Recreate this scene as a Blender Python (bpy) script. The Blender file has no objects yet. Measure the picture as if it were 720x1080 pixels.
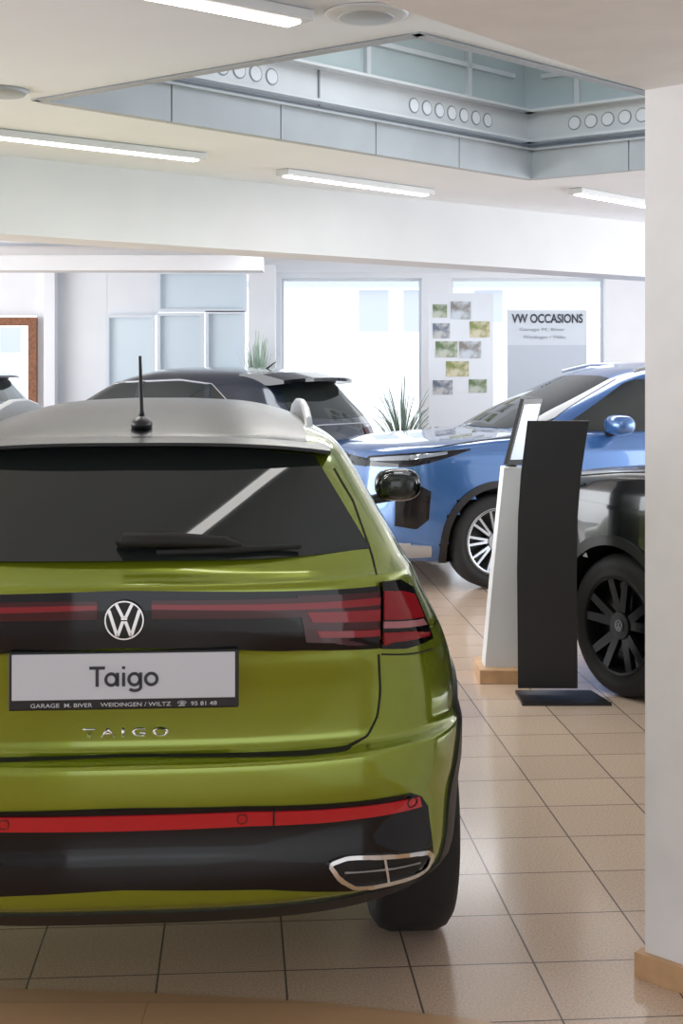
import bpy, math, random
import numpy as np
from mathutils import Vector, Matrix
from mathutils.bvhtree import BVHTree
random.seed(4)
H=1.57; F=1480.0; YH=392.0
def W(px,py,d):
    return Vector(((px-360)/F*d, d, H-(py-YH)/F*d))
scene=bpy.context.scene
col=scene.collection
scene.view_settings.view_transform='Standard'
scene.view_settings.exposure=0.58

# ---------------- materials
def mat(name,c,rough=0.5,metal=0.0,coat=0.0,emis=None,es=0.0,noise=0.0,nscale=20.0,spec=0.5):
    m=bpy.data.materials.new(name); m.use_nodes=True
    nt=m.node_tree; b=nt.nodes['Principled BSDF']
    b.inputs['Base Color'].default_value=(*c,1)
    b.inputs['Roughness'].default_value=rough
    b.inputs['Metallic'].default_value=metal
    b.inputs['Coat Weight'].default_value=coat
    b.inputs['Coat Roughness'].default_value=0.02
    b.inputs['Specular IOR Level'].default_value=spec
    if emis:
        b.inputs['Emission Color'].default_value=(*emis,1); b.inputs['Emission Strength'].default_value=es
    if noise>0:
        tc=nt.nodes.new('ShaderNodeTexCoord'); n=nt.nodes.new('ShaderNodeTexNoise'); r=nt.nodes.new('ShaderNodeValToRGB')
        n.inputs['Scale'].default_value=nscale
        nt.links.new(tc.outputs['Object'],n.inputs['Vector']); nt.links.new(n.outputs['Fac'],r.inputs['Fac'])
        r.color_ramp.elements[0].position=0.3; r.color_ramp.elements[1].position=0.7
        r.color_ramp.elements[0].color=(*[x*(1-noise) for x in c],1)
        r.color_ramp.elements[1].color=(*[min(1,x*(1+noise)) for x in c],1)
        nt.links.new(r.outputs['Color'],b.inputs['Base Color'])
    return m
M={}
M['green']=mat('green_paint',(0.25,0.315,0.010),0.18,0.5,1.0)
M['blue']=mat('blue_paint',(0.055,0.15,0.38),0.2,0.35,1.0)
M['navy']=mat('dark_blue_paint',(0.018,0.026,0.042),0.2,0.4,1.0)
M['grey']=mat('dark_grey_paint',(0.010,0.011,0.013),0.2,0.2,0.5)
M['gloss']=mat('gloss_black',(0.004,0.004,0.006),0.05,0,0,spec=0.42)
M['roofblack']=mat('roof_black',(0.022,0.024,0.028),0.27,0,0,spec=0.35)
M['glass']=mat('tinted_glass',(0.015,0.020,0.019),0.02,0,0,spec=0.6)
M['plastic']=mat('black_plastic',(0.008,0.008,0.009),0.42)
M['rubber']=mat('tyre_rubber',(0.010,0.010,0.011),0.7)
M['blackrim']=mat('black_rim',(0.004,0.004,0.005),0.4,spec=0.2)
M['alloy']=mat('silver_alloy',(0.36,0.38,0.41),0.28,0.9)
M['chrome']=mat('chrome',(0.85,0.86,0.88),0.08,1.0)
M['silver']=mat('satin_silver',(0.46,0.48,0.51),0.35,0.6)
M['red']=mat('red_lens',(0.42,0.008,0.016),0.06,0,0.4,(0.9,0.03,0.03),0.04)
M['lampred']=mat('lamp_red_lens',(0.19,0.005,0.010),0.06,0,0,(0.9,0.03,0.04),0.035)
M['darkred']=mat('dark_red_lens',(0.055,0.003,0.006),0.06,0,0)
M['pink']=mat('pale_red_lens',(0.42,0.16,0.18),0.08,0,0.3)
M['lamp']=mat('lamp_glass',(0.26,0.30,0.35),0.08,0.2,1)
M['gap']=mat('gap_black',(0.008,0.012,0.003),0.8)
M['hole']=mat('dark_recess',(0.004,0.004,0.004),0.6)
M['plate']=mat('white_plate',(0.66,0.69,0.76),0.35)
M['ink']=mat('dark_ink',(0.032,0.036,0.05),0.5)
M['white']=mat('white_paint',(0.80,0.82,0.86),0.6,noise=0.02,nscale=3)
M['beam']=mat('beam_white',(0.68,0.70,0.73),0.6,noise=0.02,nscale=3)
M['wallw']=mat('white_wall',(0.88,0.88,0.89),0.7,noise=0.03,nscale=8)
M['ceil']=mat('ceiling_white',(0.85,0.89,0.95),0.7,noise=0.02,nscale=2)
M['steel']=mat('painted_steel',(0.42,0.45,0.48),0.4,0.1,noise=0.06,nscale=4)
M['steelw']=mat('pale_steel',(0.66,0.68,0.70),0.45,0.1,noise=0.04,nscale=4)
M['steeld']=mat('dark_steel',(0.28,0.30,0.33),0.5,0.1)  # darker grey steel for strips, hole rims and small lettering
M['pane']=mat('pale_green_pane',(0.48,0.55,0.56),0.2,noise=0.05,nscale=3)
M['sky']=mat('skylight_diffuser',(0.6,0.68,0.72),0.5,emis=(0.85,0.92,1.0),es=0.15)
M['tube']=mat('light_diffuser',(1,1,1),0.4,emis=(1,0.98,0.95),es=5)
M['frame']=mat('pale_frame',(0.72,0.77,0.83),0.4)
M['pane2']=mat('frosted_pane',(0.70,0.80,0.87),0.15)
M['brown']=mat('brown_wood',(0.22,0.08,0.03),0.5,noise=0.3,nscale=30)
M['wood']=mat('light_wood',(0.62,0.38,0.20),0.45,noise=0.12,nscale=14)
M['facade']=mat('facade_white',(0.85,0.9,0.95),0.8,emis=(0.9,0.95,1),es=0.5,noise=0.02)  # emission imitates overexposed daylight on the outdoor wall
M['facwin']=mat('facade_window',(0.55,0.59,0.68),0.3,emis=(0.7,0.75,0.85),es=0.12)  # faint emission imitates outdoor brightness on panes and roofline
M['leaf']=mat('leaf_green',(0.24,0.32,0.25),0.5,noise=0.4,nscale=9)
M['leafp']=mat('pale_leaf',(0.40,0.52,0.42),0.5,noise=0.3,nscale=9)
M['pot']=mat('pot_grey',(0.3,0.3,0.3),0.6)
M['screen']=mat('screen_white',(0.75,0.83,0.9),0.1,emis=(0.8,0.9,1),es=0.35)
M['board']=mat('board_white',(0.70,0.73,0.77),0.5)
M['signlight']=mat('sign_pale_grey',(0.56,0.60,0.65),0.4)
M['signgrey']=mat('sign_grey',(0.46,0.50,0.56),0.4)
def photomat(name,a,b,sc):
    m=mat(name,a,0.4); nt=m.node_tree; bs=nt.nodes['Principled BSDF']
    tc=nt.nodes.new('ShaderNodeTexCoord'); n=nt.nodes.new('ShaderNodeTexNoise'); r=nt.nodes.new('ShaderNodeValToRGB')
    n.inputs['Scale'].default_value=sc
    nt.links.new(tc.outputs['Object'],n.inputs['Vector']); nt.links.new(n.outputs['Fac'],r.inputs['Fac'])
    e=r.color_ramp.elements; e[0].position=0.4; e[1].position=0.6; e[0].color=(*a,1); e[1].color=(*b,1)
    nt.links.new(r.outputs['Color'],bs.inputs['Base Color']); return m
PH=[photomat('print_a',(0.12,0.18,0.08),(0.5,0.52,0.45),9),photomat('print_b',(0.22,0.20,0.18),(0.55,0.6,0.65),8),
    photomat('print_c',(0.22,0.25,0.08),(0.6,0.55,0.4),10),photomat('print_d',(0.12,0.15,0.2),(0.5,0.5,0.5),11)]

# ---------------- object helpers
def link(o,parent=None):
    col.objects.link(o)
    if parent is not None: o.parent=parent
    return o
def meshobj(name,verts,faces,m,parent=None,smooth=False):
    me=bpy.data.meshes.new(name); me.from_pydata([tuple(v) for v in verts],[],faces); me.update()
    if smooth:
        me.polygons.foreach_set('use_smooth',[True]*len(me.polygons))
    if m: 
        for mm in (m if isinstance(m,(list,tuple)) else [m]): me.materials.append(mm)
    return link(bpy.data.objects.new(name,me),parent)
def fixn(o):
    import bmesh
    bm=bmesh.new(); bm.from_mesh(o.data); bmesh.ops.recalc_face_normals(bm,faces=bm.faces[:]); bm.to_mesh(o.data); bm.free()
def top(o,label,cat,group=None):
    o['label']=label; o['category']=cat
    if group: o['group']=group
    return o
def struct(o): o['kind']='structure'; return o
def empty(name,loc,rz=0):
    e=bpy.data.objects.new(name,None); e.location=loc; e.rotation_euler=(0,0,rz); e.empty_display_size=0.2
    return link(e)
BOXF=[(0,1,3,2),(4,6,7,5),(0,4,5,1),(2,3,7,6),(0,2,6,4),(1,5,7,3)]
def boxvf(c,s,rz=0,off=0):
    vs=[]
    for dx in (-.5,.5):
        for dy in (-.5,.5):
            for dz in (-.5,.5):
                x,y,z=dx*s[0],dy*s[1],dz*s[2]
                vs.append((c[0]+x*math.cos(rz)-y*math.sin(rz),c[1]+x*math.sin(rz)+y*math.cos(rz),c[2]+z))
    return vs,[tuple(i+off for i in f) for f in BOXF]
def box(name,c,s,m,parent=None,rz=0,bevel=0.0):
    v,f=boxvf((0,0,0),s); o=meshobj(name,v,f,m,parent); fixn(o); o.location=c; o.rotation_euler=(0,0,rz)
    if bevel>0:
        b=o.modifiers.new('b','BEVEL'); b.width=bevel; b.segments=3
    return o
def boxes(name,lst,m,parent=None):
    V=[];Fc=[]
    for it in lst:
        v,f=boxvf(it[0],it[1],it[2] if len(it)>2 else 0,len(V)); V+=v; Fc+=f
    o=meshobj(name,V,Fc,m,parent); fixn(o); return o
def prism(name,poly,z0,z1,m,parent=None):
    n=len(poly); V=[(p[0],p[1],z0) for p in poly]+[(p[0],p[1],z1) for p in poly]
    Fc=[tuple(range(n))[::-1],tuple(range(n,2*n))]+[(i,(i+1)%n,n+(i+1)%n,n+i) for i in range(n)]
    o=meshobj(name,V,Fc,m,parent); fixn(o); return o
def tube(name,path,rad,m,parent=None,seg=10,sq=(1,1)):
    path=[Vector(p) for p in path]; n=len(path)
    if not isinstance(rad,(list,tuple)): rad=[rad]*n
    V=[];Fc=[]
    for i,p in enumerate(path):
        t=(path[min(i+1,n-1)]-path[max(i-1,0)]).normalized()
        up=Vector((0,0,1)) if abs(t.z)<0.9 else Vector((0,1,0))
        a=t.cross(up).normalized(); b=a.cross(t).normalized()
        for k in range(seg):
            an=2*math.pi*k/seg
            V.append(p+a*math.cos(an)*rad[i]*sq[0]+b*math.sin(an)*rad[i]*sq[1])
    for i in range(n-1):
        for k in range(seg):
            Fc.append((i*seg+k,i*seg+(k+1)%seg,(i+1)*seg+(k+1)%seg,(i+1)*seg+k))
    Fc.append(tuple(range(seg))[::-1]); Fc.append(tuple((n-1)*seg+k for k in range(seg)))
    o=meshobj(name,V,Fc,m,parent,True); fixn(o); return o
def ellipsoid(name,c,r,m,parent=None,e=1.0,seg=20,rings=12):
    V=[];Fc=[]
    sg=lambda v:math.copysign(abs(v)**e,v)
    for i in range(rings+1):
        ph=-math.pi/2+math.pi*i/rings
        for k in range(seg):
            th=2*math.pi*k/seg
            V.append((c[0]+r[0]*sg(math.cos(ph))*sg(math.cos(th)),c[1]+r[1]*sg(math.cos(ph))*sg(math.sin(th)),c[2]+r[2]*sg(math.sin(ph))))
    for i in range(rings):
        for k in range(seg):
            Fc.append((i*seg+k,i*seg+(k+1)%seg,(i+1)*seg+(k+1)%seg,(i+1)*seg+k))
    return meshobj(name,V,Fc,m,parent,True)
def text(name,s,width,height,loc,m,parent=None,rot=(math.pi/2,0,0),depth=0.001,spacing=1.0,bold=0.0):
    cu=bpy.data.curves.new(name,'FONT'); cu.body=s; cu.size=1; cu.space_character=spacing; cu.extrude=0.0; cu.offset=bold
    t=bpy.data.objects.new(name,cu); col.objects.link(t)
    bpy.context.view_layer.update()
    dg=bpy.context.evaluated_depsgraph_get()
    me=bpy.data.meshes.new_from_object(t.evaluated_get(dg)); bpy.data.objects.remove(t)
    co=np.array([v.co[:] for v in me.vertices]); mn=co.min(0); mx=co.max(0)
    sx=width/(mx[0]-mn[0]); sy=height/(mx[1]-mn[1]); cx=(mn[0]+mx[0])/2; cy=(mn[1]+mx[1])/2
    for v in me.vertices: v.co=((v.co.x-cx)*sx,(v.co.y-cy)*sy,0)
    me.materials.clear(); me.materials.append(m)
    o=link(bpy.data.objects.new(name,me),parent); o.location=loc; o.rotation_euler=rot
    so=o.modifiers.new('s','SOLIDIFY'); so.thickness=max(depth,0.0005); so.offset=0
    return o
def strokes(name,pls,w,width,loc,m,parent,rot=(math.pi/2,0,0)):
    V=[];Fc=[]
    for pl in pls:
        P=[np.array(p,float) for p in pl]; n=len(P); b=len(V)
        closed=np.linalg.norm(P[0]-P[-1])<1e-6
        for i in range(n):
            a=P[i-1] if i>0 else (P[-2] if closed else P[0]); c=P[i+1] if i<n-1 else (P[1] if closed else P[-1])
            t=(c-a)/np.linalg.norm(c-a); q=np.array((-t[1],t[0]))*w/2
            V.append((*(P[i]+q),0)); V.append((*(P[i]-q),0))
        for i in range(n-1): Fc.append((b+2*i,b+2*i+1,b+2*i+3,b+2*i+2))
    A=np.array(V); k=width/(A[:,0].max()-A[:,0].min()); cx=(A[:,0].max()+A[:,0].min())/2
    V=[((v[0]-cx)*k,v[1]*k,0) for v in V]
    o=meshobj(name,V,Fc,m,parent); o.location=loc; o.rotation_euler=rot
    so=o.modifiers.new('s','SOLIDIFY'); so.thickness=.001; so.offset=0
    return o
def ringp(cx,cy,rx,ry,a0=0,a1=360,n=28):
    return [(cx+rx*math.cos(math.radians(a0+(a1-a0)*i/n)),cy+ry*math.sin(math.radians(a0+(a1-a0)*i/n))) for i in range(n+1)]

# ---------------- car machinery
def pchip(xs,ys):
    xs=np.array(xs,float); ys=np.array(ys,float); h=np.diff(xs); d=np.diff(ys)/h
    m=np.zeros(len(xs)); m[0]=d[0]; m[-1]=d[-1]
    for i in range(1,len(xs)-1):
        if d[i-1]*d[i]<=0: m[i]=0
        else:
            w1=2*h[i]+h[i-1]; w2=h[i]+2*h[i-1]; m[i]=(w1+w2)/(w1/d[i-1]+w2/d[i])
    def f(x):
        i=min(max(int(np.searchsorted(xs,x)-1),0),len(xs)-2)
        t=(x-xs[i])/h[i]
        return ((1+2*t)*(1-t)**2*ys[i]+t*(1-t)**2*h[i]*m[i]+t*t*(3-2*t)*ys[i+1]+t*t*(t-1)*h[i]*m[i+1])
    return f
def shell(keys,n=3.0,zs=1.0):
    Z=[k[0]*zs for k in keys]
    fs=[pchip(Z,[k[j] for k in keys]) for j in range(1,6)]
    lv=[]
    for a,b in zip(Z[:-1],Z[1:]):
        m=max(5,int((b-a)/0.02)); lv+=[a+(b-a)*i/m for i in range(m)]
    lv.append(Z[-1])
    V=[];NA=22;NS=90
    PHI=[math.pi/2*(i/NA)**1.35 for i in range(NA+1)]
    for z in lv:
        y0,y1,w,cr,cf=[f(z) for f in fs]
        half=(y1-y0)/2; cr=min(cr,half*0.98); cf=min(cf,half*0.98)
        pts=[]
        for i in range(NA+1):
            ph=PHI[i]; pts.append((w*math.sin(ph)**(2/n),y0+cr*(1-(math.cos(ph)**(2/n) if i<NA else 0))))
        ya=y0+cr; yb=y1-cf
        for i in range(1,NS): pts.append((w,ya+(yb-ya)*i/NS))
        for i in range(NA,-1,-1):
            ph=PHI[i]; pts.append((w*math.sin(ph)**(2/n),y1-cf*(1-(math.cos(ph)**(2/n) if i<NA else 0))))
        ring=pts+[(-x,y) for x,y in pts[-2:0:-1]]
        V+= [(x,y,z) for x,y in ring]
    R=len(V)//len(lv); Fc=[]
    for i in range(len(lv)-1):
        for k in range(R):
            Fc.append((i*R+k,i*R+(k+1)%R,(i+1)*R+(k+1)%R,(i+1)*R+k))
    Fc.append(tuple(range(R))[::-1]); Fc.append(tuple((len(lv)-1)*R+k for k in range(R)))
    return V,Fc
def resample(pl,n):
    pl=[np.array(p,float) for p in pl]; seg=[np.linalg.norm(b-a) for a,b in zip(pl[:-1],pl[1:])]
    T=sum(seg); out=[]
    for i in range(n+1):
        d=T*i/n; k=0
        while k<len(seg)-1 and d>seg[k]: d-=seg[k]; k+=1
        out.append(pl[k]+(pl[k+1]-pl[k])*(d/seg[k] if seg[k] else 0))
    return out
def chaikin(pl,it=3,r=.2):
    for _ in range(it):
        q=[]
        n=len(pl)-1
        for i in range(n):
            a=np.array(pl[i],float); b=np.array(pl[i+1],float)
            q+= [tuple(a*(1-r)+b*r),tuple(a*r+b*(1-r))]
        pl=q+[q[0]]
    return pl
class Car:
    def __init__(s,keys,paint,label,wheels,ra,n=3.0,zs=1.0,name='car'):
        s.root=empty(name,(0,0,0)); top(s.root,label,'car')
        V,Fc=shell(keys,n,zs)
        s.bvh=BVHTree.FromPolygons([Vector(v) for v in V],Fc)
        A=np.array(V); keep=[]
        for f in Fc:
            if len(f)>4: keep.append(f); continue
            c=A[list(f)].mean(0); cut=False
            for (yw,zw) in wheels:
                if abs(c[0])>.55 and math.hypot(c[1]-yw,c[2]-zw)<ra+.022: cut=True
            if not cut: keep.append(f)
        s.body=meshobj('body',V,keep,[paint],s.root,True)
        s.paint=paint; s.wheels=wheels; s.ra=ra; s.zmin=A[:,2].min()+.003
    def hit(s,a,b,mode,off):
        if mode=='rear': o=(a,-5,b); d=(0,1,0); q=(a,.3,b)
        elif mode=='front': o=(a,10,b); d=(0,-1,0); q=(a,4,b)
        elif mode=='left': o=(-5,a,b); d=(1,0,0); q=(-.8,a,b)
        elif mode=='right': o=(5,a,b); d=(-1,0,0); q=(.8,a,b)
        else: o=(a,b,5); d=(0,0,-1); q=(a,b,1.4)
        d=Vector(d)
        h=s.bvh.ray_cast(Vector(o),d)
        if h[0] is None: h=s.bvh.find_nearest(Vector(q))
        nn=h[1]
        if nn.dot(d)>0: nn=-nn
        return h[0]+nn*off
    def grid(s,name,G,mode,off,m,parent=None,fair=False):
        nr=len(G); nc=len(G[0]); V=[];Fc=[]
        for r in G:
            for a,b in r: V.append(s.hit(a,b,mode,off))
        if fair:
            # laminated pane: one smooth low-order curved sheet laid over the opening
            A=np.array([v[:] for v in V]); x,y,z=A[:,0],A[:,1],A[:,2]
            Bm=np.stack([np.ones_like(x),z,z*z,x*x,x**4],1)
            cf=np.linalg.lstsq(Bm,y,rcond=None)[0]; yf=Bm@cf
            yf-=min(max((yf-y).max(),0),.006)
            V=[Vector((x[i],yf[i],z[i])) for i in range(len(x))]
        for i in range(nr-1):
            for j in range(nc-1): Fc.append((i*nc+j,i*nc+j+1,(i+1)*nc+j+1,(i+1)*nc+j))
        per=[(0,j) for j in range(nc)]+[(i,nc-1) for i in range(1,nr)]+[(nr-1,j) for j in range(nc-2,-1,-1)]+[(i,0) for i in range(nr-2,0,-1)]
        L=len(per); b1=len(V)
        for i,j in per: V.append(V[i*nc+j].copy())
        b2=len(V)
        for i,j in per: V.append(s.hit(*G[i][j],mode,-0.004))
        for k in range(L): Fc.append((b1+k,b1+(k+1)%L,b2+(k+1)%L,b2+k))
        o=meshobj(name,V,Fc,m,parent or s.root,True)
        return o
    def patch(s,name,tp,bt,mode,m,off=0.004,nu=24,nv=8,parent=None,fair=False):
        A=resample(tp,nu); B=resample(bt,nu)
        G=[[tuple(A[j]+(B[j]-A[j])*i/nv) for j in range(nu+1)] for i in range(nv+1)]
        return s.grid(name,G,mode,off,m,parent,fair)
    def ribbon(s,name,pl,mode,m,w=0.006,off=0.0015,nu=40,parent=None):
        P=resample(pl,nu); G=[[],[]]
        cl=np.linalg.norm(P[0]-P[-1])<1e-6
        for i,p in enumerate(P):
            a=P[i-1] if i>0 else (P[-2] if cl else P[0]); b=P[i+1] if i<nu else (P[1] if cl else P[-1])
            t=b-a; t=t/np.linalg.norm(t); q=np.array((-t[1],t[0]))*w/2
            G[0].append(tuple(p+q)); G[1].append(tuple(p-q))
        return s.grid(name,G,mode,off,m,parent)
    def fin(s,name,x,prof,th,m,parent=None):
        P=resample(prof,36); V=[];Fc=[]
        for y,z in P:
            zb=min(s.hit(x,y,'top',0).z-.006,z-.004)
            for dx in (-th,th):
                V.append((x+dx,y,zb))
            for dx in (-th,-th*.5,th*.5,th):
                V.append((x+dx,y,z-(.006 if abs(dx)==th else 0)))
        n=6
        for i in range(len(P)-1):
            o=i*n;k=o+n
            for a,b in ((0,2),(2,3),(3,4),(4,5),(5,1)): Fc.append((o+a,o+b,k+b,k+a))
        for o in (0,(len(P)-1)*n): Fc.append((o,o+2,o+3,o+4,o+5,o+1))
        ob=meshobj(name,V,Fc,m,parent or s.root,False); fixn(ob); return ob
    def arches(s,clad,cw=0.055,off=0.012):
        for yz in s.wheels:
            for sd in (-1,1):
                md='right' if sd>0 else 'left'
                G=[];ra=s.ra
                for r in (ra,ra+cw*.35,ra+cw*.7,ra+cw):
                    row=[]
                    for k in range(49):
                        an=math.radians(-24+228*k/48); row.append((yz[0]+r*math.cos(an),max(yz[1]+r*math.sin(an),s.zmin)))
                    G.append(row)
                t=s.grid('wheel_arch_trim',G,md,off,clad)
                V=[];Fc=[];n=len(G[0])
                for a,b in G[0]:
                    p=s.hit(a,b,md,off-.001); V.append(p); V.append(Vector((sd*.60,p.y,p.z)))
                for k in range(n-1): Fc.append((2*k,2*k+1,2*k+3,2*k+2))
                V.append(Vector((sd*.60,yz[0],yz[1])))
                for k in range(n-1): Fc.append((2*k+1,2*k+3,len(V)-1))
                meshobj('wheel_well',V,Fc,M['plastic'],t)
    def wheel(s,sd,y,R,xo,rimm,width=0.21,spokes=5,fat=1.0):
        prof=[(0,.68),(0.01,.72),(0.0,.8),(0.004,.9),(0.02,.965),(0.05,1.0),(width-0.05,1.0),(width-.02,.965),(width,.88),(width-.01,.7),(width-.02,.66),(0.02,.66)]
        V=[];Fc=[];k=len(prof);N=56
        for i in range(N):
            an=2*math.pi*i/N
            for a,r in prof: V.append((-a,r*R*math.cos(an),r*R*math.sin(an)))
        for i in range(N):
            for j in range(k):
                Fc.append((i*k+j,i*k+(j+1)%k,((i+1)%N)*k+(j+1)%k,((i+1)%N)*k+j))
        w=meshobj('wheel',V,Fc,M['rubber'],s.root,True); fixn(w)
        V=[];Fc=[]
        def add(vs,fs):
            b=len(V); V.extend(vs); Fc.extend([tuple(i+b for i in f) for f in fs])
        k=4; vs=[];fs=[]
        lip=[(0.006,.705),(0.002,.69),(0.006,.65),(0.05,.62)]
        for i in range(N):
            an=2*math.pi*i/N
            for a,r in lip: vs.append((-a,r*R*math.cos(an),r*R*math.sin(an)))
        for i in range(N):
            for j in range(3): fs.append((i*k+j,i*k+j+1,((i+1)%N)*k+j+1,((i+1)%N)*k+j))
        add(vs,fs)
        sc=5/spokes
        for sp in range(spokes):
            for dd in (-.16,.16):
                a0=2*math.pi*sp/spokes+0.3+dd*0.7*sc; a1=2*math.pi*sp/spokes+0.3+dd*1.5*sc
                p0=np.array((math.cos(a0),math.sin(a0)))*R*.14; p1=np.array((math.cos(a1),math.sin(a1)))*R*.66
                t=(p1-p0)/np.linalg.norm(p1-p0); q=np.array((-t[1],t[0]))
                vs=[]
                for x0,pp,hw in ((0.03,p0,R*.05*sc*fat),(0.008,p1,R*.045*sc*fat)):
                    for sx in (0,.03):
                        for sg in (-1,1):
                            e=pp+q*hw*sg; vs.append((-(x0+sx),e[0],e[1]))
                add(vs,[(0,1,3,2),(4,6,7,5),(0,4,5,1),(2,3,7,6),(0,2,6,4),(1,5,7,3)])
        vs=[];fs=[];n2=20
        for i in range(n2):
            an=2*math.pi*i/n2
            vs.append((-.02,R*.19*math.cos(an),R*.19*math.sin(an))); vs.append((-.06,R*.22*math.cos(an),R*.22*math.sin(an)))
        for i in range(n2): fs.append((2*i,2*i+1,(2*i+3)%(2*n2),(2*i+2)%(2*n2)))
        fs.append(tuple(2*i for i in range(n2)))
        add(vs,fs)
        rim=meshobj('rim',V,Fc,rimm,w); fixn(rim)
        vs=[(-.09,0,0)]+[(-.09,R*.66*math.cos(2*math.pi*i/32),R*.66*math.sin(2*math.pi*i/32)) for i in range(32)]
        meshobj('brake_disc',vs,[(0,1+i,1+(i+1)%32) for i in range(32)],M['plastic'],w)
        vw('hub_badge',(-.017,0,0),R*.08,M['steeld'] if rimm is M['blackrim'] else M['chrome'],w,(math.pi/2,0,math.pi/2),.003)
        w.location=(sd*xo,y,R)
        if sd<0: w.rotation_euler=(0,0,math.pi)
        return w
    def mirror(s,sd,y,z,x,cap,r=(0.11,0.07,0.085)):
        h=ellipsoid('mirror',(sd*(x),y,z),r,cap,s.root,0.75)
        ellipsoid('mirror_glass',(sd*x,y-r[1]*.62,z),(r[0]*.82,r[1]*.42,r[2]*.8),M['glass'],h,0.8)
        tube('mirror_arm',[(sd*(x-.02),y,z-r[2]*.7),(sd*(x-.22),y+.02,z-r[2]*1.2)],0.022,M['plastic'],h)
        return h
    def place(s,phi,local,world):
        c,sn=math.cos(phi),math.sin(phi)
        s.root.rotation_euler=(0,0,phi)
        s.root.location=(world[0]-(local[0]*c-local[1]*sn),world[1]-(local[0]*sn+local[1]*c),0)
def vw(name,c,R,m,parent,rot,depth=0.006):
    V=[];Fc=[];N=40
    for i in range(N):
        an=2*math.pi*i/N
        for r,z in ((1,0),(.97,depth),(.90,depth),(.87,0)):
            V.append((r*R*math.cos(an),r*R*math.sin(an),z))
    for i in range(N):
        for j in range(4): Fc.append((i*4+j,((i+1)%N)*4+j,((i+1)%N)*4+(j+1)%4,i*4+(j+1)%4))
    def stroke(p,q,w=0.17):
        p=np.array(p)*R;q=np.array(q)*R; w2=w*R/2; b=len(V)
        for pp in (p,q):
            for sx in (-1,1):
                for z in (0,depth*.9): V.append((pp[0]+sx*w2,pp[1],z))
        Fc.extend([tuple(i+b for i in f) for f in [(0,1,3,2),(4,6,7,5),(0,4,5,1),(2,3,7,6),(0,2,6,4),(1,5,7,3)]])
    for a,b in (((-.40,.82),(-.06,.12)),((.40,.82),(.06,.12)),((-.76,.52),(-.34,-.80)),((.76,.52),(.34,-.80)),((-.34,-.80),(-.06,-.04)),((.34,-.80),(.06,-.04))):
        stroke(a,b)
    stroke((0,.14),(0,.02),.3)
    o=meshobj(name,V,Fc,m,parent); fixn(o); o.location=c; o.rotation_euler=rot; return o

# ================= GREEN CAR
TH=math.radians(4.25)
gk=[(.24,.14,4.05,.79,.62,.72),(.28,.08,4.15,.83,.65,.8),(.33,.015,4.22,.85,.68,.8),(.38,.0,4.25,.86,.7,.8),(.50,.012,4.27,.868,.7,.8),(.58,.0,4.26,.870,.7,.8),
    (.645,.002,4.25,.870,.7,.8),(.655,.010,4.24,.870,.7,.8),(.662,.050,4.22,.870,.7,.8),(.675,.068,4.18,.869,.7,.8),(.70,.073,4.16,.868,.69,.8),(.80,.066,4.10,.850,.66,.8),(.87,.052,4.0,.825,.62,.8),(.905,.048,3.9,.808,.60,.8),(.918,.038,3.85,.800,.58,.8),
    (1.0,.038,3.45,.755,.54,.9),(1.062,.042,3.12,.727,.52,.8),(1.075,.062,3.06,.718,.51,.7),(1.09,.085,3.02,.708,.50,.6),(1.13,.130,2.95,.688,.48,.5),(1.19,.198,2.83,.655,.455,.47),(1.25,.266,2.72,.622,.44,.45),
    (1.34,.368,2.5,.572,.43,.45),(1.38,.44,2.38,.54,.5,.5),(1.41,.60,2.25,.49,.6,.6),(1.44,.85,2.1,.41,.7,.7),(1.465,1.15,1.95,.29,.7,.7),(1.475,1.4,1.75,.12,.5,.5)]
G=Car(gk,M['green'],'lime green crossover hatchback with gloss black trim seen from behind',[(.70,.33),(3.28,.33)],.375)
G.place(TH,(0,0.03),(-.507,3.28))
Minv=(Matrix.Translation(G.root.location)@Matrix.Rotation(TH,4,'Z')).inverted()
def R(px,py):
    o=Minv@Vector((0,0,H)); d=(Minv.to_3x3()@Vector(((px-360)/F,1,-(py-YH)/F))).normalized()
    h=G.bvh.ray_cast(o,d)
    if h[0] is None: 
        h=G.bvh.find_nearest(o+d*3.6)
    return (h[0].x,h[0].z)
def sym(pl):
    pts=[R(*p) for p in pl]
    z0=pts[0][1]
    return [(-x,z) for x,z in pts[::-1]]+[(0,z0)]+pts
G.patch('roof',[(-.48,2.25),(.48,2.25)],[(-.45,.48),(-.2,.42),(.2,.42),(.45,.48)],'top',M['roofblack'],0.003,24,24)
G.patch('rear_window',sym([(150,472),(250,474),(330,481)]),sym([(140,592),(280,590),(389,579)]),'rear',M['glass'],0.005,40,20,None,True)
V=[];Fc=[]
for i in range(25):
    x=-.51+1.02*i/24
    k=abs(x/.51)**3
    for (yy,zz) in ((.52,1.398),(.42,1.396),(.345,1.388),(.34,1.380),(.41,1.370),(.52,1.372)):
        V.append((x,yy+.09*k,zz-.028*k))
for i in range(24):
    for j in range(6): Fc.append((i*6+j,i*6+(j+1)%6,(i+1)*6+(j+1)%6,(i+1)*6+j))
Fc.append(tuple(range(6))); Fc.append(tuple(24*6+j for j in range(6)))
o=meshobj('spoiler',V,Fc,M['roofblack'],G.root); fixn(o)
lb=G.patch('light_bar',sym([(140,623),(260,624),(398,618)]),sym([(140,683),(260,684),(398,684)]),'rear',M['gloss'],0.006,40,6)
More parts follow.
